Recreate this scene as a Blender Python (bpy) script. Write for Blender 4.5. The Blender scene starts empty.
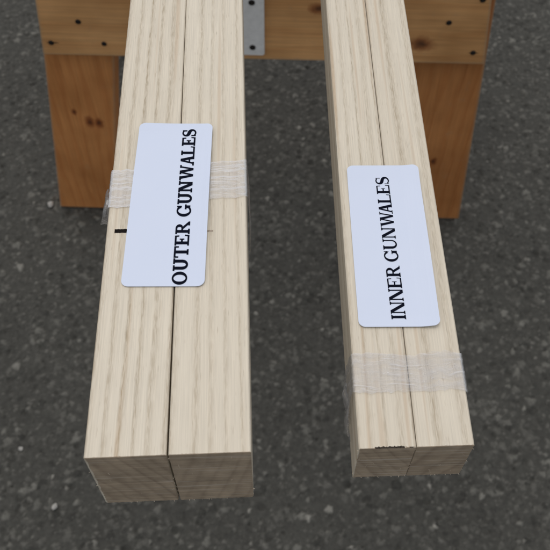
import bpy, bmesh, math, random
import numpy as np
from mathutils import Matrix, Vector, noise as mnoise

SC = bpy.context.scene
COL = SC.collection
R = math.radians

# ------------------------------------------------------------------ camera
CAM_H = 0.99
PITCH, ROLL = 0.97344, 0.00664
cp, sp = math.cos(PITCH), math.sin(PITCH)
fw = Vector((0, cp, -sp)); up = Vector((0, sp, cp)); rt = Vector((1, 0, 0))
r2 = math.cos(ROLL) * rt + math.sin(ROLL) * up
u2 = -math.sin(ROLL) * rt + math.cos(ROLL) * up
cam_d = bpy.data.cameras.new('camera')
cam = bpy.data.objects.new('camera', cam_d); COL.objects.link(cam)
m = Matrix.Identity(4)
for i in range(3):
    m[i][0], m[i][1], m[i][2] = r2[i], u2[i], -fw[i]
m[0][3], m[1][3], m[2][3] = 0, 0, CAM_H
cam.matrix_world = m
cam_d.sensor_width = 36
cam_d.lens = 36 * 807.54 / 550
cam_d.clip_start = 0.01
cam_d.clip_end = 500
cam_d.dof.use_dof = True
cam_d.dof.focus_distance = 0.285
cam_d.dof.aperture_fstop = 44
SC.camera = cam

# ------------------------------------------------------------------ light
SUN_EL, SUN_AZ = 78, -30          # azimuth from +Y, negative to the left
w = bpy.data.worlds.new("World"); SC.world = w; w.use_nodes = True
nt = w.node_tree; nt.nodes.clear()
sky = nt.nodes.new('ShaderNodeTexSky'); sky.sky_type = 'NISHITA'; sky.sun_disc = False
sky.sun_elevation = R(SUN_EL); sky.sun_rotation = R(SUN_AZ)
sky.air_density = 1.0; sky.dust_density = 4.0; sky.ozone_density = 1.0
bg = nt.nodes.new('ShaderNodeBackground'); bg.inputs['Strength'].default_value = 0.12
wo = nt.nodes.new('ShaderNodeOutputWorld')
hs = nt.nodes.new('ShaderNodeHueSaturation'); hs.inputs['Saturation'].default_value = 0.4   # thin overcast
nt.links.new(sky.outputs[0], hs.inputs['Color']); nt.links.new(hs.outputs[0], bg.inputs[0]); nt.links.new(bg.outputs[0], wo.inputs[0])
sun_d = bpy.data.lights.new('sun', 'SUN'); sun_d.energy = 1.0; sun_d.angle = R(150)
sun_d.color = (1.0, 0.95, 0.88)
sun = bpy.data.objects.new('sun', sun_d); COL.objects.link(sun)
el, az = R(SUN_EL), R(SUN_AZ)
sdir = Vector((math.sin(az) * math.cos(el), math.cos(az) * math.cos(el), math.sin(el)))
sun.rotation_euler = sdir.to_track_quat('Z', 'Y').to_euler()
sun.location = (0, 3, 4)
SC.view_settings.view_transform = 'Standard'
SC.view_settings.look = 'None'
SC.view_settings.exposure = -0.14
SC.view_settings.gamma = 1.0
SC.view_settings.use_curve_mapping = False


# ------------------------------------------------------------------ node helpers
class NT:
    def __init__(self, name):
        self.m = bpy.data.materials.new(name); self.m.use_nodes = True
        self.t = self.m.node_tree; self.t.nodes.clear()
        self.out = self.t.nodes.new('ShaderNodeOutputMaterial')

    def n(self, typ, **kw):
        nd = self.t.nodes.new(typ)
        for k, v in kw.items():
            setattr(nd, k, v)
        return nd

    def lk(self, a, b):
        self.t.links.new(a, b)

    def put(self, sock, v):
        if v is None: return
        if hasattr(v, 'is_output') or isinstance(v, bpy.types.NodeSocket): self.lk(v, sock)
        else: sock.default_value = v

    def math(self, op, a, b=None, c=None, clamp=False):
        nd = self.n('ShaderNodeMath', operation=op, use_clamp=clamp)
        self.put(nd.inputs[0], a); self.put(nd.inputs[1], b)
        if c is not None: self.put(nd.inputs[2], c)
        return nd.outputs[0]

    def obj(self):
        return self.n('ShaderNodeTexCoord').outputs['Object']

    def mapping(self, vec, scale=(1, 1, 1), loc=(0, 0, 0), rot=(0, 0, 0)):
        nd = self.n('ShaderNodeMapping')
        self.lk(vec, nd.inputs[0])
        nd.inputs['Location'].default_value = loc
        nd.inputs['Rotation'].default_value = rot
        nd.inputs['Scale'].default_value = scale
        return nd.outputs[0]

    def noise(self, vec, scale=1.0, detail=2, rough=0.5, out=0):
        nd = self.n('ShaderNodeTexNoise')
        self.lk(vec, nd.inputs['Vector'])
        nd.inputs['Scale'].default_value = scale
        nd.inputs['Detail'].default_value = detail
        nd.inputs['Roughness'].default_value = rough
        return nd.outputs[out]

    def ramp(self, fac, stops, interp='LINEAR'):
        nd = self.n('ShaderNodeValToRGB'); self.lk(fac, nd.inputs[0])
        cr = nd.color_ramp; cr.interpolation = interp
        while len(cr.elements) < len(stops): cr.elements.new(0.5)
        for e, (p, c) in zip(cr.elements, stops):
            e.position = p
            e.color = (c, c, c, 1) if isinstance(c, (int, float)) else (*c, 1)
        return nd.outputs[0]

    def mix(self, fac, a, b, mode='MIX'):
        nd = self.n('ShaderNodeMix', data_type='RGBA', blend_type=mode)
        self.put(nd.inputs[0], fac)
        for s, v in ((nd.inputs[6], a), (nd.inputs[7], b)):
            if isinstance(v, tuple): v = (*v, 1) if len(v) == 3 else v
            self.put(s, v)
        return nd.outputs[2]

    def sep(self, v):
        nd = self.n('ShaderNodeSeparateXYZ'); self.lk(v, nd.inputs[0]); return nd.outputs

    def comb(self, x, y, z):
        nd = self.n('ShaderNodeCombineXYZ')
        for s, v in zip(nd.inputs, (x, y, z)): self.put(s, v)
        return nd.outputs[0]

    def bump(self, h, strength=0.3, dist=0.001, normal=None):
        nd = self.n('ShaderNodeBump'); self.lk(h, nd.inputs['Height'])
        nd.inputs['Strength'].default_value = strength
        nd.inputs['Distance'].default_value = dist
        if normal is not None: self.lk(normal, nd.inputs['Normal'])
        return nd.outputs[0]

    def pbr(self, col, rough=0.6, normal=None, metal=0.0, spec=0.5, link=True):
        b = self.n('ShaderNodeBsdfPrincipled')
        if isinstance(col, tuple): col = (*col, 1)
        self.put(b.inputs['Base Color'], col); self.put(b.inputs['Roughness'], rough)
        self.put(b.inputs['Metallic'], metal); b.inputs['Specular IOR Level'].default_value = spec
        if normal is not None: self.lk(normal, b.inputs['Normal'])
        if link: self.lk(b.outputs[0], self.out.inputs[0])
        return b


# ------------------------------------------------------------------ materials
def ash(seed, alpha, spacing, shift, tone=1.0, wav=0.0008, con=0.66, streak=0.3):
    """pale ring-porous lumber; side grain and sawn end grain share one ring pattern"""
    res = []
    for end in (False, True):
        k = NT('ash_end_grain' if end else 'ash_side_grain')
        co = k.obj()
        mv = k.mapping(co, loc=(seed * 1.7, seed * 0.9, seed * 2.3))
        x, y, z = k.sep(co)[:3]
        warp = k.noise(k.mapping(mv, scale=(22, 2.2, 22)), 1.0, 2, 0.5)
        wig = k.noise(k.mapping(mv, scale=(150, 75, 150)), 1.0, 3, 0.65)
        r = k.math('ADD', k.math('MULTIPLY', x, math.cos(alpha)), k.math('MULTIPLY', z, math.sin(alpha)))
        r = k.math('ADD', r, k.math('MULTIPLY', k.math('SUBTRACT', warp, 0.5), 0.010))
        r = k.math('ADD', r, k.math('MULTIPLY', k.math('SUBTRACT', wig, 0.5), wav))
        r = k.math('ADD', r, k.math('MULTIPLY', k.math('MULTIPLY', y, y), 0.01))
        v = k.math('ADD', k.math('DIVIDE', r, spacing), 20.0 + shift)
        vary = k.noise(k.comb(v, seed * 3.1, 0.0), 0.7, 1, 0.5)
        v = k.math('ADD', v, k.math('MULTIPLY', vary, 1.1))
        fr = k.math('FRACT', v)
        early = k.ramp(fr, [(0.0, 0.75), (0.09, 1.0), (0.22, 0.55), (0.40, 0.14), (0.70, 0.0), (0.88, 0.06), (1.0, 0.75)])
        strength = k.ramp(k.noise(k.comb(k.math('FLOOR', v), seed, 0.0), 3.3, 0), [(0.3, 0.5), (0.7, 1.0)])
        early = k.math('MULTIPLY', early, strength)
        pores = k.ramp(k.noise(k.mapping(mv, scale=(2600, 210, 2600)), 1.0, 2, 0.6), [(0.44, 0.0), (0.60, 1.0)])
        fib = k.noise(k.mapping(mv, scale=(2600, 45, 2600)), 1.0, 3, 0.65)
        broad = k.noise(k.mapping(mv, scale=(60, 5, 60)), 1.0, 2, 0.5)
        if not end:
            pale = k.mix(broad, (0.735 * tone, 0.675 * tone, 0.555 * tone), (0.665 * tone, 0.595 * tone, 0.475 * tone))
            tan = (0.375 * tone, 0.295 * tone, 0.19 * tone)
            # flecks: lone pores scattered through the late wood
            lone = k.ramp(k.noise(k.mapping(mv, scale=(2100, 190, 2100)), 1.0, 1, 0.5), [(0.68, 0.0), (0.76, 1.0)])
            pale = k.mix(k.math('MULTIPLY', lone, 0.5), pale, (0.44, 0.36, 0.26))
            f = k.math('MULTIPLY', k.math('MULTIPLY', early, k.math('MULTIPLY_ADD', pores, 0.75, 0.36)), con, clamp=True)
            col = k.mix(f, pale, tan)
            fibm = k.ramp(fib, [(0.3, 0.87), (0.7, 1.06)])
            col = k.mix(1.0, col, fibm, 'MULTIPLY')
            # scarce long tan mineral streaks
            st = k.ramp(k.noise(k.mapping(mv, scale=(420, 7, 420)), 1.0, 1, 0.4), [(0.62, 0.0), (0.74, 1.0)])
            col = k.mix(k.math('MULTIPLY', st, streak), col, (0.45, 0.29, 0.15))
            h = k.math('ADD', k.math('MULTIPLY', pores, k.math('MULTIPLY', early, -1.0)), k.math('MULTIPLY', fib, 0.5))
            k.pbr(col, 0.52, k.bump(h, 0.35, 0.0002), spec=0.4)
        else:
            lines = k.noise(k.mapping(mv, scale=(18, 0, 900), rot=(0, 0.05, 0)), 1.0, 3, 0.65)
            blot = k.noise(k.mapping(mv, scale=(140, 0, 140)), 1.0, 3, 0.6)
            col = k.mix(early, (0.44 * tone, 0.35 * tone, 0.25 * tone), (0.335 * tone, 0.26 * tone, 0.185 * tone))
            col = k.mix(1.0, col, k.ramp(lines, [(0.28, 0.58), (0.42, 0.92), (0.58, 1.02), (0.74, 1.4)]), 'MULTIPLY')
            col = k.mix(1.0, col, k.ramp(blot, [(0.3, 0.8), (0.7, 1.15)]), 'MULTIPLY')
            # torn pale scratches from the blade
            scr = k.ramp(k.noise(k.mapping(mv, scale=(60, 0, 1100), rot=(0, seed, 0)), 1.0, 1, 0.5), [(0.63, 0.0), (0.70, 1.0)])
            scr2 = k.ramp(k.noise(k.mapping(mv, scale=(30, 0, 1100)), 1.0, 1, 0.5), [(0.61, 0.0), (0.69, 1.0)])
            s = k.math('MAXIMUM', k.math('MULTIPLY', scr, 0.28), k.math('MULTIPLY', scr2, 0.6))
            col = k.mix(s, col, (0.60, 0.53, 0.44))
            k.pbr(col, 0.75, k.bump(lines, 0.5, 0.0004), spec=0.25)
        res.append(k.m)
    return res


def plain(name, col, rough=0.6, metal=0.0, var=0.15, scale=200.0, spec=0.5, bump=0.0):
    k = NT(name); co = k.obj()
    n = k.noise(co, scale, 3, 0.6)
    c = k.mix(1.0, col, k.ramp(n, [(0.25, 1 - var), (0.75, 1 + var)]), 'MULTIPLY')
    k.pbr(c, rough, k.bump(n, bump, 0.0005) if bump else None, metal, spec)
    return k.m


def softwood(name, base, dark, axis, knots=(), seed=0.0, spacing=0.012, band=0.55):
    """construction lumber / ply veneer, grain along the local axis ('X' or 'Z'); knots = (x, z, radius) in metres"""
    k = NT(name); co = k.obj()
    mv = k.mapping(co, loc=(seed, seed * 0.37, seed * 1.9))
    x, y, z = k.sep(co)[:3]
    a, c = (x, z) if axis == 'X' else (z, x)
    # flow round the knots
    push = None; kmask = None; kcore = None
    for (kx, kz, kr) in knots:
        dx = k.math('SUBTRACT', x, kx); dz = k.math('SUBTRACT', z, kz)
        la, sa = (dx, dz) if axis == 'X' else (dz, dx)
        d2 = k.math('ADD', k.math('POWER', k.math('MULTIPLY', la, 0.62), 2.0), k.math('POWER', sa, 2.0))
        d = k.math('SQRT', d2)
        g = k.math('DIVIDE', kr * kr * 1.8, k.math('ADD', d2, kr * kr))
        p = k.math('MULTIPLY', g, sa)
        wob = k.math('MULTIPLY', k.math('SUBTRACT', k.noise(mv, 160.0, 2), 0.5), kr * 0.9)
        dd = k.math('ADD', d, wob)
        mk = k.n('ShaderNodeMapRange'); mk.inputs[1].default_value = kr * 0.75; mk.inputs[2].default_value = kr * 1.5
        mk.inputs[3].default_value = 1; mk.inputs[4].default_value = 0; k.lk(dd, mk.inputs[0])
        mc = k.n('ShaderNodeMapRange'); mc.inputs[1].default_value = kr * 0.2; mc.inputs[2].default_value = kr * 0.8
        mc.inputs[3].default_value = 1; mc.inputs[4].default_value = 0; k.lk(dd, mc.inputs[0])
        push = p if push is None else k.math('ADD', push, p)
        kmask = mk.outputs[0] if kmask is None else k.math('MAXIMUM', kmask, mk.outputs[0])
        kcore = mc.outputs[0] if kcore is None else k.math('MAXIMUM', kcore, mc.outputs[0])
    sc = (4, 22, 22) if axis == 'X' else (22, 22, 4)
    warp = k.noise(k.mapping(mv, scale=sc), 1.0, 3, 0.55)
    r = k.math('ADD', c, k.math('MULTIPLY', warp, 0.05))
    if push is not None: r = k.math('SUBTRACT', r, k.math('MULTIPLY', push, 0.8))
    r = k.math('ADD', r, k.math('MULTIPLY', y, 0.7))
    fr = k.math('FRACT', k.math('DIVIDE', r, spacing))
    late = k.ramp(fr, [(0.0, 0.1), (0.5, 0.25), (0.82, 1.0), (0.93, 0.8), (1.0, 0.1)])
    sf = (12, 900, 900) if axis == 'X' else (900, 900, 12)
    fib = k.noise(k.mapping(mv, scale=sf), 1.0, 3, 0.6)
    blot = k.noise(k.mapping(mv, scale=(9, 9, 9)), 1.0, 3, 0.6)
    col = k.mix(k.math('MULTIPLY', late, band), base, dark)
    col = k.mix(1.0, col, k.ramp(fib, [(0.3, 0.8), (0.7, 1.15)]), 'MULTIPLY')
    col = k.mix(1.0, col, k.ramp(blot, [(0.3, (0.80, 0.76, 0.72)), (0.7, (1.18, 1.2, 1.25))]), 'MULTIPLY')
    if kmask is not None:
        col = k.mix(k.math('MULTIPLY', kmask, 0.85), col, (dark[0] * 0.55, dark[1] * 0.42, dark[2] * 0.42))
        col = k.mix(k.math('MULTIPLY', kcore, 0.7), col, (0.035, 0.018, 0.012))
    # rubbed, greyed arrises
    geo = k.n('ShaderNodeNewGeometry')
    bev = k.n('ShaderNodeBevel'); bev.samples = 4; bev.inputs[0].default_value = 0.006
    vm = k.n('ShaderNodeVectorMath', operation='DOT_PRODUCT'); k.lk(geo.outputs['Normal'], vm.inputs[0]); k.lk(bev.outputs[0], vm.inputs[1])
    wear = k.ramp(k.math('ADD', vm.outputs['Value'], k.math('MULTIPLY', k.math('SUBTRACT', k.noise(mv, 90.0, 3), 0.5), 0.12)),
                  [(0.90, 0.75), (0.985, 0.0)])
    col = k.mix(wear, col, (0.34, 0.27, 0.18))
    k.pbr(col, 0.6, k.bump(fib, 0.3, 0.0004), spec=0.3)
    return k.m


M_torn_shade = plain('torn_wood_painted_shade', (0.035, 0.026, 0.018), 0.9, var=0.5, scale=1500)  # near-black colour paints in the shadow of the chipped fracture
M_fuzz = plain('frayed_wood_fibre', (0.58, 0.50, 0.39), 0.8, var=0.2)
M_ink = plain('black_print', (0.004, 0.0055, 0.014), 0.9, var=0.1, spec=0.08)
M_pencil = plain('black_marker_ink', (0.012, 0.009, 0.008), 0.9, var=0.4, scale=1800, spec=0.1)
M_screw = plain('dark_screw_steel', (0.018, 0.013, 0.010), 0.5, metal=0.3, var=0.4, scale=600)
M_steel = plain('galvanised_steel', (0.78, 0.775, 0.75), 0.5, metal=0.0, var=0.10, scale=120, bump=0.05)
M_kerf = plain('wood_split', (0.03, 0.018, 0.010), 0.9)


def paper():
    k = NT('white_label_paper'); co = k.obj()
    n = k.noise(co, 900, 3, 0.6); n2 = k.noise(co, 60, 2, 0.5)
    c = k.mix(n2, (0.640, 0.712, 0.860), (0.665, 0.73, 0.87))
    b = k.pbr(c, 0.5, k.bump(n, 0.08, 0.0001), spec=0.35)
    return k.m
M_paper = paper()


def film():
    """clear stretch film: mostly see-through, milky where the layers wrinkle, glints painted in as pale streaks and specks"""
    k = NT('clear_stretch_film'); co = k.obj()
    uv = k.n('ShaderNodeUVMap').outputs[0]          # u: along the band round the bundle, v: across its width (metres)
    wv = k.n('ShaderNodeVectorMath', operation='ADD')
    nz = k.n('ShaderNodeTexNoise'); nz.inputs['Scale'].default_value = 90; nz.inputs['Detail'].default_value = 2; k.lk(uv, nz.inputs['Vector'])
    scl = k.n('ShaderNodeVectorMath', operation='SCALE'); scl.inputs['Scale'].default_value = 0.006; k.lk(nz.outputs['Color'], scl.inputs[0])
    k.lk(uv, wv.inputs[0]); k.lk(scl.outputs[0], wv.inputs[1]); wuv = wv.outputs[0]
    st = k.noise(k.mapping(wuv, scale=(28, 520, 1)), 1.0, 3, 0.6)
    cl = k.noise(k.mapping(uv, scale=(170, 230, 1)), 1.0, 3, 0.65)
    fine = k.ramp(k.noise(k.mapping(wuv, scale=(45, 1100, 1)), 1.0, 2, 0.6), [(0.58, 0.0), (0.66, 1.0)])
    painted_glint = k.ramp(k.noise(k.mapping(wuv, scale=(420, 1500, 1)), 1.0, 1, 0.6), [(0.68, 0.0), (0.76, 1.0)])
    a = k.math('ADD', k.ramp(st, [(0.35, 0.04), (0.65, 0.24)]), k.ramp(cl, [(0.38, 0.0), (0.70, 0.24)]))
    a = k.math('ADD', a, k.math('MULTIPLY', fine, 0.27))  # thin milky streaks painted in as glints, as are the specks below
    a = k.math('ADD', a, k.math('MULTIPLY', painted_glint, 0.42), clamp=True)
    h = k.math('ADD', st, k.math('MULTIPLY', cl, 0.8))
    nrm = k.bump(h, 0.4, 0.0004)
    milk = k.pbr((0.72, 0.72, 0.73), 0.45, nrm, spec=0.35, link=False)
    tr = k.n('ShaderNodeBsdfTransparent'); tr.inputs[0].default_value = (0.97, 0.97, 0.98, 1)
    gl = k.n('ShaderNodeBsdfGlossy'); gl.inputs['Roughness'].default_value = 0.22; k.lk(nrm, gl.inputs['Normal'])
    fr = k.n('ShaderNodeFresnel'); fr.inputs[0].default_value = 1.45; k.lk(nrm, fr.inputs['Normal'])
    m1 = k.n('ShaderNodeMixShader'); k.lk(a, m1.inputs[0]); k.lk(tr.outputs[0], m1.inputs[1]); k.lk(milk.outputs[0], m1.inputs[2])
    m2 = k.n('ShaderNodeMixShader'); k.lk(k.math('MULTIPLY', fr.outputs[0], 0.5), m2.inputs[0]); k.lk(m1.outputs[0], m2.inputs[1]); k.lk(gl.outputs[0], m2.inputs[2])
    k.lk(m2.outputs[0], k.out.inputs[0])
    return k.m
M_film = film()


def asphalt():
    k = NT('asphalt'); co = k.obj()
    at = k.n('ShaderNodeAttribute', attribute_name='stone_tone')
    tone = at.outputs['Fac']
    patch = k.noise(co, 5.0, 4, 0.6); grit = k.noise(co, 1100.0, 3, 0.7); mid = k.noise(co, 170.0, 3, 0.6)
    far = k.n('ShaderNodeTexVoronoi'); far.inputs['Scale'].default_value = 130; k.lk(co, far.inputs['Vector'])
    base = k.mix(tone, (0.038, 0.038, 0.0335), (0.30, 0.295, 0.26))
    base = k.mix(1.0, base, k.ramp(patch, [(0.3, 0.90), (0.7, 1.12)]), 'MULTIPLY')
    base = k.mix(1.0, base, k.ramp(grit, [(0.25, 0.65), (0.75, 1.4)]), 'MULTIPLY')
    base = k.mix(1.0, base, k.ramp(mid, [(0.3, 0.8), (0.7, 1.22)]), 'MULTIPLY')
    k.pbr(base, 0.85, k.bump(grit, 0.5, 0.0008), spec=0.25)
    return k.m
M_asphalt = asphalt()


# ------------------------------------------------------------------ object helpers
def link(name, me, mats, parent=None):
    if not isinstance(mats, (list, tuple)): mats = [mats]
    for mm in mats: me.materials.append(mm)
    o = bpy.data.objects.new(name, me); COL.objects.link(o)
    if parent: o.parent = parent
    return o


def tag(o, label=None, cat=None, group=None, kind=None):
    for k_, v in (('label', label), ('category', cat), ('group', group), ('kind', kind)):
        if v: o[k_] = v
    return o


def mesh_from(name, verts, faces, smooth=False):
    me = bpy.data.meshes.new(name); me.from_pydata([tuple(v) for v in verts], [], faces); me.update()
    if smooth: me.polygons.foreach_set('use_smooth', [True] * len(me.polygons))
    return me


def bm_mesh(name, bm):
    bmesh.ops.recalc_face_normals(bm, faces=bm.faces)
    me = bpy.data.meshes.new(name); bm.to_mesh(me); bm.free(); return me


def prism(poly, y0, y1, bevel=0.0):
    """poly of (x, z) extruded from y0 to y1"""
    bm = bmesh.new()
    a = [bm.verts.new((x, y0, z)) for x, z in poly]
    b = [bm.verts.new((x, y1, z)) for x, z in poly]
    bm.faces.new(a); bm.faces.new(b[::-1])
    n = len(poly)
    for i in range(n):
        j = (i + 1) % n
        bm.faces.new((a[j], a[i], b[i], b[j]))
    if bevel:
        bmesh.ops.bevel(bm, geom=bm.edges[:], offset=bevel, segments=2, affect='EDGES', profile=0.6)
    return bm


def smoothstep(a, b, x):
    t = min(1, max(0, (x - a) / (b - a))); return t * t * (3 - 2 * t)


# ------------------------------------------------------------------ ground
def build_ground():
    rng = np.random.default_rng(11)
    x0, x1, y0, y1, st = -0.66, 0.66, 0.16, 1.46, 0.0016
    nx, ny = int((x1 - x0) / st) + 1, int((y1 - y0) / st) + 1
    xs = np.linspace(x0, x1, nx); ys = np.linspace(y0, y1, ny)
    H = np.zeros((ny, nx), np.float32); T = np.full((ny, nx), 0.06, np.float32)
    dx, dy = xs[1] - xs[0], ys[1] - ys[0]
    def stones(count, rmin, rmax, hmax, tone_fn):
        for _ in range(count):
            cx, cy = rng.uniform(x0, x1), rng.uniform(y0, y1)
            r = rmin + (rmax - rmin) * rng.random() ** 2.2
            asp = rng.uniform(0.55, 1.0); an = rng.uniform(0, math.pi)
            i0, i1 = max(0, int((cx - r - x0) / dx)), min(nx, int((cx + r - x0) / dx) + 2)
            j0, j1 = max(0, int((cy - r - y0) / dy)), min(ny, int((cy + r - y0) / dy) + 2)
            if i1 - i0 < 1 or j1 - j0 < 1: continue
            X, Y = np.meshgrid(xs[i0:i1] - cx, ys[j0:j1] - cy)
            u = X * math.cos(an) + Y * math.sin(an); v = (-X * math.sin(an) + Y * math.cos(an)) / asp
            th = np.arctan2(v, u); ph = rng.uniform(0, 6.28, 3)
            rr = r * (1 + .13 * np.cos(3 * th + ph[0]) + .10 * np.cos(5 * th + ph[1]) + .1 * np.cos(2 * th + ph[2]))
            d = np.sqrt(u * u + v * v) / rr
            top = hmax * rng.uniform(0.35, 1.0) * min(1.0, r / (0.5 * rmax))
            tilt = (u * rng.normal(0, .12) + v * rng.normal(0, .12))
            h = np.where(d < 1, (1 - d ** 4) * top + tilt * (1 - d ** 2), -1)
            sub = H[j0:j1, i0:i1]; tt = T[j0:j1, i0:i1]
            mk = h > sub
            sub[mk] = h[mk]; tt[mk] = tone_fn() * (1 - 0.6 * np.clip(d[mk], 0, 1) ** 5)
    stones(34000, 0.0015, 0.0045, 0.0016, lambda: max(0.0, rng.normal(0.13, 0.07)))
    stones(9000, 0.003, 0.0075, 0.0026, lambda: max(0.0, rng.normal(0.18, 0.10)))
    stones(170, 0.003, 0.006, 0.0034, lambda: rng.uniform(0.35, 0.75))
    # open pits where binder has gone
    for _ in range(1500):
        cx, cy, r = rng.uniform(x0, x1), rng.uniform(y0, y1), rng.uniform(.002, .006)
        i0, i1 = max(0, int((cx - r - x0) / dx)), min(nx, int((cx + r - x0) / dx) + 2)
        j0, j1 = max(0, int((cy - r - y0) / dy)), min(ny, int((cy + r - y0) / dy) + 2)
        X, Y = np.meshgrid(xs[i0:i1] - cx, ys[j0:j1] - cy)
        d = np.sqrt(X * X + Y * Y) / r
        H[j0:j1, i0:i1] -= np.where(d < 1, (1 - d * d) * .0025, 0)
        T[j0:j1, i0:i1] *= np.where(d < 1, 0.6, 1)
    edge = np.minimum.outer(np.minimum(ys - y0, y1 - ys), np.minimum(xs - x0, x1 - xs)) / 0.03
    edge = np.clip(np.minimum(np.minimum((ys - y0)[:, None], (y1 - ys)[:, None]), np.minimum((xs - x0)[None], (x1 - xs)[None])) / 0.03, 0, 1)
    H *= edge
    H -= 0.0018 * edge
    X, Y = np.meshgrid(xs, ys)
    V = np.stack([X.ravel(), Y.ravel(), H.ravel()], 1).astype(np.float32)
    idx = np.arange(nx * ny).reshape(ny, nx)
    F = np.stack([idx[:-1, :-1], idx[:-1, 1:], idx[1:, 1:], idx[1:, :-1]], -1).reshape(-1, 4)
    B = 120.0
    big = np.array([[-B, -B, 0], [B, -B, 0], [B, B, 0], [-B, B, 0]], np.float32)
    nb = nx * ny
    V = np.concatenate([V, big])
    loops = list(F.ravel()); sizes = [4] * len(F)
    # one n-gon apron per side joins the fine patch to the far sheet
    sides = [(list(idx[0, ::-1]), nb + 0, nb + 1), (list(idx[::-1, -1]), nb + 1, nb + 2),
             (list(idx[-1, :]), nb + 2, nb + 3), (list(idx[:, 0]), nb + 3, nb + 0)]
    extra = []
    for ring, a, b in sides: extra.append([a, b] + [int(q) for q in ring])
    me = bpy.data.meshes.new('ground')
    allf = np.concatenate([F.ravel(), np.concatenate([np.array(e) for e in extra])]).astype(np.int32)
    sz = np.concatenate([np.full(len(F), 4), np.array([len(e) for e in extra])]).astype(np.int32)
    start = np.concatenate([[0], np.cumsum(sz)[:-1]]).astype(np.int32)
    me.vertices.add(len(V)); me.vertices.foreach_set('co', V.ravel())
    me.loops.add(len(allf)); me.loops.foreach_set('vertex_index', allf)
    me.polygons.add(len(sz)); me.polygons.foreach_set('loop_start', start)
    me.polygons.foreach_set('use_smooth', np.ones(len(sz), bool))
    me.update(calc_edges=True); me.validate()
    at = me.attributes.new('stone_tone', 'FLOAT', 'POINT')
    at.data.foreach_set('value', np.concatenate([T.ravel(), np.full(4, 0.1)]).astype(np.float32))
    o = link('ground', me, M_asphalt)
    tag(o, 'dark grey asphalt with worn stone aggregate under everything', 'ground', kind='structure')
build_ground()


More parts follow.
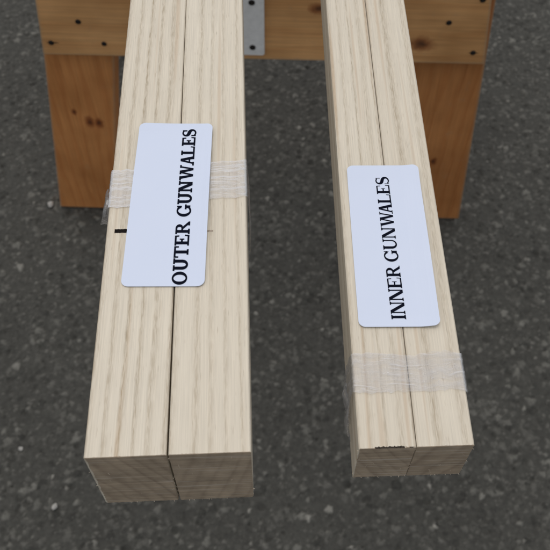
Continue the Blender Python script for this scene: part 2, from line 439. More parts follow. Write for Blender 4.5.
# ------------------------------------------------------------------ gunwale strips
def strip(name, loc, yaw, x0, x1, depth, length, skew, mats, seed, chip=None, fray=1.0, gap=0.0):
    """one lumber strip: local x across, y along, z = 0 at the top face"""
    rng = random.Random(seed)
    bv = 0.00035
    per = []                                   # closed cross-section (x, z, inward dx, inward dz)
    n = 70 if chip else 44
    def seg(ax, az, bx, bz, cnt, ix, iz):
        for i in range(cnt):
            t = i / cnt; per.append((ax + (bx - ax) * t, az + (bz - az) * t, ix, iz))
    q = .7071
    seg(x0 + bv, 0, x1 - bv, 0, n, 0, -1)
    seg(x1 - bv, 0, x1, -bv, 1, -q, -q)
    seg(x1, -bv, x1, -depth + bv, n, -1, 0)
    seg(x1, -depth + bv, x1 - bv, -depth, 1, -q, q)
    seg(x1 - bv, -depth, x0 + bv, -depth, n, 0, 1)
    seg(x0 + bv, -depth, x0, -depth + bv, 1, q, q)
    seg(x0, -depth + bv, x0, -bv, n, 1, 0)
    seg(x0, -bv, x0 + bv, 0, 1, q, -q)
    N = len(per)
    verts, faces, mi = [], [], []
    back = [0.0] * N; dn = [0.0] * N; torn = [False] * N; paleE = [False] * N
    for i, (x, z, ix, iz) in enumerate(per):
        e = 0.00012 + 0.00022 * abs(mnoise.noise((x * 900 + seed, z * 900, seed * 2.0)))
        d = 0.00010 + 0.00015 * rng.random()
        if iz > 0.5: e *= 2.0; d *= 2.2
        pale_edge = ix > 0.5 and x < 0
        if pale_edge: e = 0.00012 + 0.0001 * rng.random(); d = (0.00040 + 0.00035 * rng.random()) * (0.45 if chip else 1)
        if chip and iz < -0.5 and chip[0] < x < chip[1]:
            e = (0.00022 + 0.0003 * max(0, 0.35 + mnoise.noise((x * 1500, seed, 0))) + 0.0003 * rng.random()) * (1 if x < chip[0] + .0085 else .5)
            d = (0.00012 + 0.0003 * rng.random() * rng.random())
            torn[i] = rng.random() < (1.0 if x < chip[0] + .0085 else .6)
        back[i], dn[i] = e, d
        paleE[i] = pale_edge
    rings = []
    def ring(fn):
        base = len(verts)
        for i, p in enumerate(per): verts.append(fn(i, *p))
        rings.append(base)
    ring(lambda i, x, z, ix, iz: (x + ix * dn[i], skew * x, z + iz * dn[i]))
    ring(lambda i, x, z, ix, iz: (x, skew * x + back[i], z))
    ring(lambda i, x, z, ix, iz: (x, skew * x + 0.004, z))
    for s in (0.05, 0.12, 0.22, 0.6, length):
        close = 0.00030 * min(1, s / 0.22) * gap
        ring(lambda i, x, z, ix, iz, s=s, c=close: (x + (c if abs(x) < 0.002 and x1 <= 0 else -c if abs(x) < 0.002 and x0 >= 0 else 0), s, z))
    faces.append([rings[0] + i for i in range(N)]); mi.append(1)
    for k in range(len(rings) - 1):
        for i in range(N):
            j = (i + 1) % N
            faces.append([rings[k] + i, rings[k + 1] + i, rings[k + 1] + j, rings[k] + j])
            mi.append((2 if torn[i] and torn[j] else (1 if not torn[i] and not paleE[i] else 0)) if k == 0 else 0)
    faces.append([rings[-1] + i for i in range(N)][::-1]); mi.append(1)
    me = mesh_from(name, verts, faces)
    o = link(name, me, [mats[0], mats[1], M_torn_shade])
    me.polygons.foreach_set('material_index', mi)
    bm = bmesh.new(); bm.from_mesh(me); bmesh.ops.recalc_face_normals(bm, faces=bm.faces); bm.to_mesh(me); bm.free()
    o.location = loc; o.rotation_euler = (0, 0, -yaw)
    # frayed fibres left by the saw on the lower edge and arrises of the cut
    fv, ff = [], []
    def fibre(px, py, pz, dx, dy, dz, ln, wd):
        d = Vector((dx, dy, dz)).normalized()
        s = d.cross(Vector((0.2, 1, 0.1))).normalized() * wd
        t = d.cross(s).normalized() * wd
        p = Vector((px, py, pz)); mid = p + d * ln * .55 + Vector((rng.uniform(-1, 1), rng.uniform(-1, .3), rng.uniform(-1, 1))) * ln * .12
        tip = p + d * ln + Vector((rng.uniform(-1, 1), 0, rng.uniform(-1, 1))) * ln * .25
        b = len(fv)
        for c, f in ((p, 1), (mid, .7)):
            fv.extend([c + s * f, c + (-s * .5 + t * .87) * f, c + (-s * .5 - t * .87) * f])
        fv.append(tip)
        for a in range(3):
            c = (a + 1) % 3
            ff.append([b + a, b + c, b + 3 + c, b + 3 + a]); ff.append([b + 3 + a, b + 3 + c, b + 6])
    for _ in range(int(9 * fray)):
        x = rng.uniform(x0 + .0004, x1 - .0004)
        fibre(x, skew * x + .0002, -depth + .0004, rng.uniform(-.9, .9), -rng.uniform(.2, 1), -rng.uniform(0.1, .8),
              rng.uniform(.0003, .0009), rng.uniform(.00006, .00020))
    for _ in range(int(9 * fray)):
        xx = x0 if rng.random() < .6 else x1
        z = -rng.uniform(.001, depth)
        fibre(xx, skew * xx + .0003, z, (-1 if xx == x0 else 1) * rng.uniform(.1, .7), -rng.uniform(.2, .8), rng.uniform(-.6, .4),
              rng.uniform(.0003, .0008), rng.uniform(.00006, .00014))
    for _ in range(int(6 * fray)):
        x = rng.uniform(x0, x1); z = -rng.uniform(0.003, depth)
        fibre(x, skew * x + .0002, z, rng.uniform(-1, 1), -.5, rng.uniform(-.3, .3), rng.uniform(.0005, .0014), rng.uniform(.00005, .0001))
    fm = mesh_from('frayed_fibres', fv, ff)
    link('frayed_edge', fm, M_fuzz, o)
    return o


Z0 = CAM_H
O_LOC, O_YAW, O_W, O_T = (-0.02826, 0.08092, Z0 - 0.2044), -0.04096, 0.04445, 0.0360
I_LOC, I_YAW, I_W, I_T = (0.04072, 0.08899, Z0 - 0.21748), -0.01631, 0.03309, 0.0229
LEN = 2.6
G = 'four long ash gunwale strips'
s_ol = strip('gunwale_strip', O_LOC, O_YAW, -O_W / 2, -0.00036, O_T, LEN, 0.0065, ash(1.3, 0.35, 0.0044, .2, con=.86, wav=.0011), 3, gap=1.0)
tag(s_ol, 'wide pale wood strip left of the seam under OUTER GUNWALES, with black pen tick', 'wood strip', G)
s_or = strip('gunwale_strip', O_LOC, O_YAW, 0.00022, O_W / 2, O_T, LEN, 0.0065, ash(4.1, -0.25, 0.0045, .55, con=.74, wav=.0009), 5, gap=0.6)
tag(s_or, 'wide pale wood strip right of the seam under OUTER GUNWALES label', 'wood strip', G)
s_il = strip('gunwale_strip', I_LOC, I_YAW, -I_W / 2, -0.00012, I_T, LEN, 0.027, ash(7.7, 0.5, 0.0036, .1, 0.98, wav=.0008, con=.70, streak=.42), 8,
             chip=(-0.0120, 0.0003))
tag(s_il, 'narrow pale wood strip with chipped front edge painted shadow-black, left half under INNER GUNWALES', 'wood strip', G)
s_ir = strip('gunwale_strip', I_LOC, I_YAW, 0.00012, I_W / 2, I_T, LEN, 0.027, ash(9.2, -0.4, 0.0070, .75, 0.98, wav=.0009, con=.66, streak=.36), 13)
tag(s_ir, 'narrow pale wood strip with clean front edge, right half under INNER GUNWALES', 'wood strip', G)

# pen tick across the left wide strip, its faint tail on the right one
def tick(parent, xa, xb, y, h, mat, seed):
    rng = random.Random(seed); vs, fs = [], []
    n = 14
    for i in range(n + 1):
        x = xa + (xb - xa) * i / n
        vs.append((x, y - h / 2 + rng.uniform(-1, 1) * h * .06, 0.00004)); vs.append((x, y + h / 2 + rng.uniform(-1, 1) * h * .06, 0.00004))
    for i in range(n): fs.append([2 * i, 2 * i + 2, 2 * i + 3, 2 * i + 1])
    link('pen_mark', mesh_from('pen_mark', vs, fs), mat, parent)
tick(s_ol, -0.0197, -0.0136, 0.0754, 0.00155, M_pencil, 1)
M_faint = plain('faint_pencil', (0.36, 0.29, 0.22), 0.7, var=0.4, scale=1500)
tick(s_or, 0.0088, 0.0116, 0.0745, 0.0007, M_faint, 2)


# ------------------------------------------------------------------ stretch-film bands
def band(loc, yaw, w, depth, ya, yb, seed, label, bulge, group, tilt=0.0):
    """closed sleeve of wrinkled film round a bundle; bulge(side, k, f) adds slack; k along the band, f across its width"""
    rng = random.Random(seed)
    g = 0.00025
    X, D = w / 2 + g, depth + g
    pts = []
    def seg(a, b, cnt, nrm, side):
        for i in range(cnt):
            t = i / cnt
            pts.append((a[0] + (b[0] - a[0]) * t, a[1] + (b[1] - a[1]) * t, nrm[0], nrm[1], side, t))
    seg((-X, g), (X, g), 46, (0, 1), 'top'); seg((X, g), (X, -D), 34, (1, 0), 'right')
    seg((X, -D), (-X, -D), 30, (0, -1), 'bottom'); seg((-X, -D), (-X, g), 34, (-1, 0), 'left')
    N = len(pts); nv = 34
    vs, fs, uvs = [], [], []
    arc = [0.0]
    for i in range(N):
        a, b = pts[i], pts[(i + 1) % N]
        arc.append(arc[-1] + math.hypot(a[0] - b[0], a[1] - b[1]))
    for i, (x, z, nx_, nz_, side, t) in enumerate(pts):
        e0 = 0.0022 * mnoise.noise((arc[i] * 90, seed, 0)) + 0.0007 * mnoise.noise((arc[i] * 500, seed, 3))
        e1 = 0.0022 * mnoise.noise((arc[i] * 90, seed, 9)) + 0.0007 * mnoise.noise((arc[i] * 500, seed, 5))
        for j in range(nv + 1):
            f = j / nv
            y = (ya + e0) + (yb + e1 - ya - e0) * f + tilt * x
            wr = 0.5 + 0.5 * mnoise.noise((arc[i] * 70, f * 16, seed)); wr2 = 0.5 + 0.5 * mnoise.noise((arc[i] * 300, f * 30, seed + 4))
            off = 0.00005 + 0.00020 * wr + 0.00010 * wr2 + bulge(side, t, f) * (0.5 + 0.9 * wr)
            cx, cz = nx_, nz_
            vs.append((x + cx * off, y, z + cz * off))
            uvs.append((arc[i], y))
    for i in range(N):
        k2 = (i + 1) % N
        for j in range(nv):
            a, b = i * (nv + 1), k2 * (nv + 1)
            fs.append([a + j, a + j + 1, b + j + 1, b + j])
    me = mesh_from('film_band', vs, fs, True)
    ul = me.uv_layers.new(name='UVMap')
    for p in me.polygons:
        for li in p.loop_indices:
            vi = me.loops[li].vertex_index
            u, v = uvs[vi]
            if vi // (nv + 1) == 0 and any(me.loops[l].vertex_index // (nv + 1) == N - 1 for l in p.loop_indices): u = arc[N]
            ul.data[li].uv = (u, v)
    o = link('film_band', me, M_film)
    o.location = loc; o.rotation_euler = (0, 0, -yaw)
    tag(o, label, 'plastic wrap', group)
    return o


def flap(parent, rows, name='loose_film'):
    """a crumpled free edge: rows = list of polylines of points"""
    vs, fs, uv = [], [], []
    nr, nc = len(rows), len(rows[0])
    for a, r_ in enumerate(rows):
        for b, p in enumerate(r_):
            n = mnoise.noise_vector(Vector(p) * 420)
            vs.append(Vector(p) + n * 0.00045); uv.append((b * .0012, a * .0012))
    for a in range(nr - 1):
        for b in range(nc - 1):
            fs.append([a * nc + b, a * nc + b + 1, (a + 1) * nc + b + 1, (a + 1) * nc + b])
    me = mesh_from(name, vs, fs, True)
    ul = me.uv_layers.new(name='UVMap')
    for l in me.loops: ul.data[l.index].uv = uv[l.vertex_index]
    return link(name, me, M_film, parent)


def bulge_o(side, t, f):
    if side == 'left': return 0.0011 * math.sin(math.pi * min(1, t * 1.0)) * (1.1 - f) + 0.0003
    if side == 'right': return 0.0007 * math.sin(math.pi * t)
    return 0.00004
def bulge_i(side, t, f):
    if side == 'left': return 0.0014 * math.sin(math.pi * t) * (0.6 + .4 * (1 - f))
    if side == 'right': return 0.0004 * math.sin(math.pi * t)
    return 0.00004
GB = 'clear film bands round the bundles'
b_o = band(O_LOC, O_YAW, O_W, O_T, 0.0865, 0.1025, 2, 'clear crinkled film band around the wide bundle, partly under OUTER GUNWALES label', bulge_o, GB, 0.08)
b_i = band(I_LOC, I_YAW, I_W, I_T, 0.0172, 0.0300, 6, 'clear crinkled film band around the narrow bundle, uncovered, near its cut end', bulge_i, GB)
rows = []
for a in range(16):
    f = a / 15
    rows.append([(-O_W / 2 - 0.0008 - 0.0019 * math.sin(math.pi * min(1, b / 9)) * (1 - .45 * f), 0.0810 + 0.012 * f + .0008 * math.sin(b), 0.0 - b * 0.0006) for b in range(12)])
flap(b_o, rows)
rows = []
for a in range(18):
    f = a / 17
    rows.append([(-I_W / 2 - 0.0007 - 0.0016 * math.sin(math.pi * min(1, (b + 2) / 13)) - .0005 * math.sin(f * 9), 0.0095 + 0.013 * f + .0008 * math.sin(b * 1.3), -0.005 - b * 0.0009) for b in range(14)])
flap(b_i, rows)


# ------------------------------------------------------------------ lettering: outlines drawn as strokes on a cap height of 1
class Pen:
    def __init__(self, S, Hh, F, V, br):
        self.S, self.H, self.F, self.V, self.br = S, Hh, F, V, br     # stem, hairline, serif thickness, serif reach, bracket
        self.q = []
    def quad(self, *p): self.q.append(list(p))
    def rect(self, a, b, c, d): self.quad((a, b), (c, b), (c, d), (a, d))
    def serif(self, xa, xb, y, upd):
        """slab on a stem xa..xb sitting on y, growing upward (upd=1) or downward (-1)"""
        F, V, br = self.F, self.V, self.br
        self.rect(xa - V, y, xb + V, y + upd * F)
        if br:
            y1, y2 = y + upd * F, y + upd * (F + br)
            self.quad((xa - V * .8, y1), (xa, y1), (xa, y2)); self.quad((xb + V * .8, y1), (xb, y1), (xb, y2))
    def stem(self, x, w=None, y0=0, y1=1, bot=True, top=True):
        w = w or self.S
        self.rect(x, y0, x + w, y1)
        if bot: self.serif(x, x + w, y0, 1)
        if top: self.serif(x, x + w, y1, -1)
    def arc(self, cx, cy, rx, ry, a0, a1, wfn, n=28):
        """ring segment, outer radius rx, ry, width wfn(angle)"""
        prev = None
        for i in range(n + 1):
            a = a0 + (a1 - a0) * i / n
            wx = wfn(a)
            o = (cx + rx * math.cos(a), cy + ry * math.sin(a))
            i_ = (cx + (rx - wx) * math.cos(a), cy + (ry - wx) * math.sin(a))
            if prev: self.quad(prev[0], o, i_, prev[1])
            prev = (o, i_)
    def ringw(self, k=1.0):
        S, H_ = self.S, self.H
        return lambda a: H_ + (S * 1.05 * k - H_) * abs(math.cos(a)) ** 1.4
    def diag(self, xa, ya, xb, yb, w):
        self.quad((xa, ya), (xa + w, ya), (xb + w, yb), (xb, yb))


def glyph(ch, S, Hh, F, V, br, slab):
    p = Pen(S, Hh, F, V, br); P = math.pi
    if ch == 'O':
        p.arc(.52, .5, .52, .52, 0, 2 * P, p.ringw(), 48); return p.q, 1.04
    if ch == 'U':
        wr = S if slab else Hh * 1.15
        x, R_ = V, .80
        p.rect(x, .36, x + S, 1); p.serif(x, x + S, 1, -1)
        xr = x + R_
        p.rect(xr - wr, .36, xr, 1); p.serif(xr - wr, xr, 1, -1)
        cx, rx = x + R_ / 2, R_ / 2
        p.arc(cx, .36, rx, .38, P, 2 * P, lambda a: Hh * (1.3 if slab else 1.2) + ((S if a < 1.5 * P else wr) - Hh * 1.2) * abs(math.cos(a)) ** 1.4, 28)
        return p.q, R_ + 2 * V
    if ch == 'T':
        W_ = .94; c = W_ / 2
        p.rect(c - S / 2, 0, c + S / 2, 1); p.serif(c - S / 2, c + S / 2, 0, 1)
        t = Hh * 1.1
        p.rect(0, 1 - t, W_, 1)
        s = Hh * (1.1 if slab else .7)
        p.quad((0, 1), (s, 1), (s * .9, .68), (0, .68)); p.quad((W_, 1), (W_ - s, 1), (W_ - s * .9, .68), (W_, .68))
        return p.q, W_
    if ch in 'EL':
        x = V; W_ = .88 if ch == 'E' else .86
        p.stem(x); t = Hh * 1.1; s = Hh * (1.1 if slab else .7)
        p.rect(x, 0, W_, t); p.quad((W_, 0), (W_ - s, 0), (W_ - s * .6, .32), (W_ + .03, .32))
        if ch == 'E':
            p.rect(x, 1 - t, W_ - .05, 1); p.quad((W_ - .05, 1), (W_ - .05 - s, 1), (W_ - .05 - s * .7, .70), (W_ - .03, .70))
            p.rect(x, .5 - t / 2, .58, .5 + t / 2); p.rect(.58 - s * .8, .34, .58, .66)
        return p.q, W_ + .03
    if ch == 'R':
        x = V; p.stem(x); t = Hh * 1.1
        p.rect(x, 1 - t, .50, 1); p.rect(x, .47, .50, .47 + t)
        p.arc(.50, .735, .32, .265, -P / 2, P / 2, lambda a: t + (S - t) * math.cos(a) ** 1.3, 20)
        p.diag(.40, .48, .78 if slab else .74, 0.0 + (F if slab else 0), S * 1.05)
        if slab: p.rect(.72, 0, 1.06, F); return p.q, 1.06
        p.rect(.76, 0, 1.0, F); return p.q, 1.0
    if ch == 'G':
        p.arc(.52, .5, .52, .52, P * .20, P * 1.5, p.ringw(), 36)
        p.arc(.52, .5, .47, .52, P * 1.5, P * 1.80, lambda a: Hh * 1.2, 12)
        xs = .98
        p.rect(xs - S, .06, xs, .45); p.rect(xs - S - V, .45 - F, xs + V * .8, .45)
        s = Hh * (1.2 if slab else .7)
        p.quad((.95, 1.0), (.95 - s, 1.0), (.95 - s, .66), (.95, .66))
        p.quad((.95 - s, .82), (.95, .70), (.95, .66), (.95 - s, .66))
        return p.q, 1.04
    if ch == 'N':
        wl = Hh * (1.5 if slab else 1.1); xl = V; xr = xl + .86 - wl
        p.rect(xl, 0, xl + wl, 1); p.serif(xl, xl + wl, 0, 1); p.rect(xl - V, 1 - F, xl + wl, 1)
        p.rect(xr, 0, xr + wl, 1); p.serif(xr, xr + wl, 1, -1)
        p.diag(xl - (.0 if slab else .04), 1, xr + wl - S * 1.25, 0, S * 1.25)
        return p.q, .86 + 2 * V
    if ch == 'A':
        W_ = 1.02; ap = W_ / 2 + .02; wl = Hh * 1.25
        p.quad((ap - .06 - wl * .3, 1), (ap + wl * .5, 1), (.13 + wl, 0), (.13, 0))
        p.quad((ap - .10, 1), (ap + S * .55, 1), (W_ - .09, 0), (W_ - .09 - S * 1.15, 0))
        p.rect(.28, .29, W_ - .28, .29 + Hh)
        p.rect(0, 0, .30 + wl * .4, F); p.rect(W_ - .40, 0, W_ + .02, F)
        return p.q, W_ + .02
    if ch == 'W':
        W_ = 1.46; t = S * 1.1; h = Hh * 1.25
        p.quad((.10, 1), (.10 + t, 1), (.47 + t * .35, 0), (.47 - t * .35, 0))
        p.quad((.76 - h * .4, 1), (.76 + h * .6, 1), (.47 + h * .7, 0), (.47 - h * .3, 0))
        p.quad((.66, 1), (.66 + t, 1), (1.05 + t * .35, 0), (1.05 - t * .35, 0))
        p.quad((1.36 - h, 1), (1.36, 1), (1.05 + h * .7, 0), (1.05 - h * .3, 0))
        p.rect(0, 1 - F, .40, 1); p.rect(.58, 1 - F, .92, 1); p.rect(1.18, 1 - F, W_, 1)
        return p.q, W_
    if ch == 'I':
        p.stem(V); return p.q, S + 2 * V
    if ch == 'S':
        # spine swept with a varying pen
        pts = []
        for i in range(41):
            t = i / 40
            if t < .5:
                a = P * (.22 + (t / .5) * 1.20)      # upper bowl, counter-clockwise
                pts.append((.37 + .27 * math.cos(a), .745 + .235 * math.sin(a)))
            else:
                a = P * (.42 - ((t - .5) / .5) * 1.22)
                pts.append((.38 + .30 * math.cos(a), .262 + .245 * math.sin(a)))
        # ease the join through the middle
        for _ in range(3):
            pts = [pts[0]] + [((pts[i - 1][0] + 2 * pts[i][0] + pts[i + 1][0]) / 4, (pts[i - 1][1] + 2 * pts[i][1] + pts[i + 1][1]) / 4) for i in range(1, 40)] + [pts[-1]]
        prev = None
        for i, (x, y) in enumerate(pts):
            a = pts[max(0, i - 1)]; b = pts[min(40, i + 1)]
            dx, dy = b[0] - a[0], b[1] - a[1]; L = math.hypot(dx, dy) or 1
            t = i / 40
            wd = (Hh * 1.0 + (S * 1.15 - Hh) * math.exp(-((t - .5) / .2) ** 2)) / 2
            l, r_ = (x - dy / L * wd, y + dx / L * wd), (x + dy / L * wd, y - dx / L * wd)
            if prev: p.quad(prev[0], l, r_, prev[1])
            prev = (l, r_)
        s = Hh * (1.1 if slab else .7)
        p.rect(.66 - s, .66, .66, 1.0); p.rect(.05, 0, .05 + s, .34)
        return p.q, .74
    return [], .36


def lettering(text, S, Hh, F, V, br, slab, gap, space, cap, a0, a1, c_base0, c_base1, hfn):
    """quads in label space: a along the label (reading direction), c across it (letter tops towards -c)"""
    x = 0.0; quads = []
    prevc = ''
    for ch in text:
        x -= {'WA': .24 if not slab else .10, 'AL': .06, 'NW': .0}.get(prevc + ch, 0); prevc = ch
        if ch == ' ': x += space; continue
        q, wd = glyph(ch, S, Hh, F, V, br, slab)
        quads += [[(x + u, v) for u, v in f] for f in q]; x += wd + gap
    x -= gap
    sc = (a1 - a0) / x
    vs, fs = [], []
    for n, f in enumerate(quads):
        b = len(vs)
        for u, v in f:
            a = a0 + u * sc; base = c_base0 + (c_base1 - c_base0) * (u / x)
            c = base - v * cap
            vs.append((c, a, hfn(c, a) + 0.00006 + 0.0000004 * (n % 60)))
        ar = sum(vs[b + i][0] * vs[b + (i + 1) % len(f)][1] - vs[b + (i + 1) % len(f)][0] * vs[b + i][1] for i in range(len(f)))
        ids = list(range(b, b + len(f)))
        fs.append(ids if ar > 0 else ids[::-1])
    return mesh_from('lettering', vs, fs)


def sticker(loc, yaw, s, t, ang, hl, label, hfn, letter):
    hw, rc = 0.0254 / 2, 0.0022
    ny_, nx_ = 60, 24
    nc = 8; cor = [rc * (1 - math.cos(math.pi / 2 * i / nc)) for i in range(nc)]
    rows_a = [-hl + q_ for q_ in cor] + [-hl + rc + (2 * hl - 2 * rc) * i / (ny_ - 2 * nc) for i in range(ny_ - 2 * nc + 1)] + [hl - q_ for q_ in cor[::-1]]
    vs, fs = [], []
    th = 0.00016
    for layer in (0, 1):
        for j in range(ny_ + 1):
            a = rows_a[j]
            ex = max(0.0, abs(a) - (hl - rc)); half = hw - (rc - math.sqrt(max(0, rc * rc - ex * ex)))
            for i in range(nx_ + 1):
                c = -half + 2 * half * i / nx_
                vs.append((c, a, hfn(c, a) - th * layer))
    n1 = (ny_ + 1) * (nx_ + 1)
    idx = lambda j, i, l=0: l * n1 + j * (nx_ + 1) + i
    for j in range(ny_):
        for i in range(nx_):
            fs.append([idx(j, i), idx(j, i + 1), idx(j + 1, i + 1), idx(j + 1, i)])
            fs.append([idx(j, i, 1), idx(j + 1, i, 1), idx(j + 1, i + 1, 1), idx(j, i + 1, 1)])
        for i, fl in ((0, 0), (nx_, 1)):
            f = [idx(j, i), idx(j + 1, i), idx(j + 1, i, 1), idx(j, i, 1)]; fs.append(f if fl == 0 else f[::-1])
    for i in range(nx_):
        for j, fl in ((0, 1), (ny_, 0)):
            f = [idx(j, i), idx(j, i + 1), idx(j, i + 1, 1), idx(j, i, 1)]; fs.append(f[::-1] if fl else f)
    me = mesh_from('paper_label', vs, fs)
    o = link('paper_label', me, M_paper)
    fx, fy = math.sin(yaw), math.cos(yaw)
    o.location = (loc[0] + s * fx + t * fy, loc[1] + s * fy - t * fx, loc[2])
    o.rotation_euler = (0, 0, -(yaw + ang))
    tag(o, label, 'label', 'white labels stuck on the bundles')
    link('lettering', letter, M_ink, o)
    return o


# a is +-33 mm along the label; the far half rides over the film on the wide bundle
def h_outer(c, a):
    h = 0.00045 + 0.0009 * smoothstep(-.034, .006, a) - 0.0003 * smoothstep(.014, .033, a)
    h += 0.0006 * smoothstep(.0095, .0127, c) * (0.6 + 0.4 * math.cos(a * 60))
    h += 0.0004 * smoothstep(.029, .0334, a) * smoothstep(.002, -.0127, c)
    return h
def h_inner(c, a):
    h = 0.0004 + 0.0012 * smoothstep(.0060, .0127, c) * (0.75 + 0.25 * math.cos(a * 70 + .6))
    h += 0.0005 * smoothstep(.024, .0334, a) + 0.0003 * smoothstep(-.029, -.0334, a)
    return h
sticker(O_LOC, O_YAW, 0.0874, -0.00254, 0.0300, 0.0338, 'white paper label reading OUTER GUNWALES in bold slab letters, on wide bundle', h_outer,
        lettering('OUTER GUNWALES', .24, .116, .125, .105, .0, True, .045, .36, 0.00455, -0.0333, 0.0309, 0.00725, 0.00705, h_outer))
sticker(I_LOC, I_YAW, 0.07272, -0.00104, 0.00288, 0.0667 / 2, 'white paper label reading INNER GUNWALES in thin serif letters, on narrow bundle', h_inner,
        lettering('INNER GUNWALES', .215, .088, .06, .09, .06, False, .04, .32, 0.0046, -0.0306, 0.0281, 0.00235, 0.00175, h_inner))


# ------------------------------------------------------------------ sawhorse
n_ = Vector((0.019, 0.621, 0)).normalized()
horse = bpy.data.objects.new('sawhorse', None); COL.objects.link(horse)
horse.location = (-0.335, 0.80, 0)
horse.rotation_euler = (0, 0, math.atan2(-n_.x, n_.y))
tag(horse, 'orange brown lumber sawhorse with wide cross board and grey strap, under both bundles', 'sawhorse')
M_board = softwood('ply_board', (0.66, 0.36, 0.145), (0.53, 0.24, 0.08), 'X', ((0.507, 0.3535, 0.0085), (0.3835, 0.400, 0.006)), 2.0, 0.03, 0.38)
M_legL = softwood('fir_leg', (0.60, 0.262, 0.085), (0.48, 0.175, 0.05), 'Z', ((0.079, 0.189, 0.0055), (0.0915, 0.187, 0.005), (0.061, 0.207, 0.003)), 5.0, 0.016)
M_legR = softwood('fir_leg', (0.48, 0.205, 0.066), (0.38, 0.138, 0.038), 'Z', ((0.560, 0.13, 0.004),), 8.3, 0.018)
M_rail = softwood('fir_rail', (0.34, 0.2, 0.09), (0.24, 0.12, 0.045), 'X', (), 11.0, 0.014)
TOPZ = Z0 - 0.2404 - 0.0002
def part(name, bm, mat): return link(name, bm_mesh(name, bm), mat, horse)
zt = TOPZ - 0.038
kL, kR = 0.0447 / 0.303, -0.0262 / 0.307
part('leg', prism([(-0.003, 0.0), (0.0865, 0.0), (0.0865 + kL * zt, zt), (-0.003 + kL * zt, zt)], 0.0, 0.038, 0.0022), M_legL)
part('leg', prism([(0.529, 0.0), (0.621, 0.0), (0.621 + kR * zt, zt), (0.529 + kR * zt, zt)], 0.0, 0.038, 0.0022), M_legR)
# raked rear legs that make the trestle stand
for xa, k_, mat in ((0.004, kL, M_legL), (0.528, kR, M_legR)):
    bm = prism([(xa, 0.0), (xa + .089, 0.0), (xa + .089 + k_ * zt, zt), (xa + k_ * zt, zt)], 0.0, 0.038, 0.0022)
    for v in bm.verts:
        v.co.y += 0.42 - (0.42 - 0.042) * v.co.z / zt
    part('leg', bm, mat)
def board_x(z, left): return (0.0497 + (z - .3219) * 0.1147) if left else (0.5875 - (z - .3251) * 0.1215)
zb0l, zb0r, zb1 = 0.3222, 0.3256, 0.545
part('cross_board', prism([(board_x(zb0l, 1), zb0l), (board_x(zb0r, 0), zb0r), (board_x(zb1, 0), zb1), (board_x(zb1, 1), zb1)], -0.0195, -0.0005, 0.0012), M_board)
part('top_rail', prism([(0.05, TOPZ - .038), (0.60, TOPZ - .038), (0.60, TOPZ), (0.05, TOPZ)], -0.004, 0.085, 0.002), M_rail)

# strap with rounded corners
def rrect(x0, x1, z0, z1, r, n=6):
    pts = []
    for cx, cz, a in ((x1 - r, z0 + r, -90), (x1 - r, z1 - r, 0), (x0 + r, z1 - r, 90), (x0 + r, z0 + r, 180)):
        for i in range(n + 1):
            t = R(a + 90 * i / n); pts.append((cx + r * math.cos(t), cz + r * math.sin(t)))
    return pts
strap = part('metal_strap', prism(rrect(0.2925, 0.3215, 0.3345, 0.530, 0.0025), -0.0245, -0.0205, 0.0006), M_steel)
strap['label'] = 'grey galvanised steel strap with dark screws'

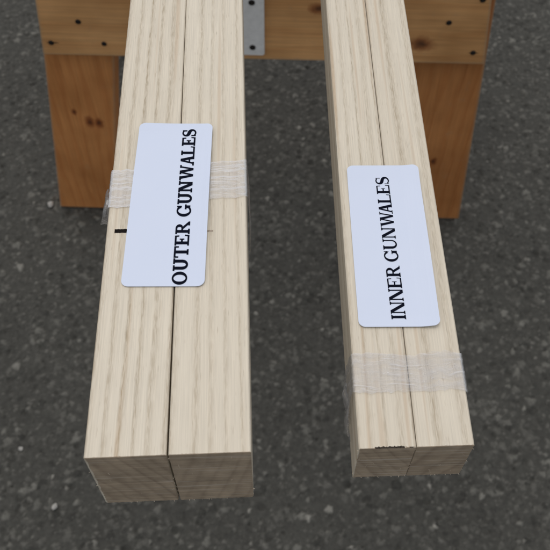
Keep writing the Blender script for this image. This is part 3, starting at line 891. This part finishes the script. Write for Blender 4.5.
def screw(x, z, y, rad, parent, rng):
    bm = bmesh.new()
    prof = [(rad, 0.0), (rad * 1.0, -0.0006), (rad * .8, -0.0013), (rad * .45, -0.0014), (rad * .3, -0.0007), (0, -0.0007)]
    n = 16; rings = []
    for (rr, yy) in prof[:-1]:
        rings.append([bm.verts.new((x + rr * math.cos(2 * math.pi * i / n), y + yy, z + rr * math.sin(2 * math.pi * i / n))) for i in range(n)])
    c = bm.verts.new((x, y - 0.0007, z))
    for a, b in zip(rings, rings[1:]):
        for i in range(n):
            bm.faces.new((a[i], a[(i + 1) % n], b[(i + 1) % n], b[i]))
    for i in range(n): bm.faces.new((rings[-1][i], rings[-1][(i + 1) % n], c))
    link('screw', bm_mesh('screw', bm), M_screw, parent)
rng = random.Random(4)
for x, z in ((0.3073, 0.3462), (0.3075, 0.4098), (0.3075, 0.473)):
    screw(x, z, -0.0244, 0.0037, strap, rng)
for x, z, rr in ((0.1026, .3729, .0034), (0.0635, .3408, .0034), (0.1278, .3414, .0032), (0.5342, .3854, .0033), (0.5705, .3429, .0033),
                 (0.5662, .4178, .0036), (0.0800, .4500, .0034), (0.545, .470, .0034)):
    screw(x, z, -0.0194, rr, horse, rng)
# short splits running out from two of the driven screws
def split(x, z, ln, h):
    bm = prism([(x - ln / 2, z), (x, z - h), (x + ln / 2, z - h * .1), (x + ln * .1, z + h)], -0.0198, -0.0194)
    link('split', bm_mesh('split', bm), M_kerf, horse)
split(0.0655, .3411, .016, .0009)
split(0.5708, .3428, .013, .0008)


# ------------------------------------------------------------------ loose pebbles
M_pebble = plain('pale_stone', (0.33, 0.325, 0.30), 0.8, var=0.25, scale=500, bump=0.3)
def pebble(x, y, r, seed, label):
    bm = bmesh.new(); bmesh.ops.create_icosphere(bm, subdivisions=4, radius=1.0)
    for v in bm.verts:
        n = v.co.normalized()
        k = 1 + 0.28 * mnoise.noise(n * 1.3 + Vector((seed, 0, 0))) + 0.10 * mnoise.noise(n * 3.7 + Vector((0, seed, 0)))
        v.co = Vector((n.x * r * 1.15 * k, n.y * r * 0.9 * k, n.z * r * 0.62 * k))
    zmin = min(v.co.z for v in bm.verts)
    for v in bm.verts: v.co.z -= zmin
    for f in bm.faces: f.smooth = True
    o = link('pebble', bm_mesh('pebble', bm), M_pebble)
    o.location = (x, y, -0.0008); o.rotation_euler = (0, 0, seed)
    tag(o, label, 'pebble', 'pale pebbles loose on the asphalt')
pebble(-0.3532, 0.8039, 0.0047, 1.7, 'pale pebble touching the foot of the left sawhorse leg')
pebble(-0.2707, 0.3236, 0.0036, 4.2, 'pale pebble left of the wide bundle cut end, nearest to the viewer')
pebble(-0.3266, 0.399, 0.0030, 2.9, 'pale pebble at the left, a little beyond the nearest pebble, beside the wide bundle')
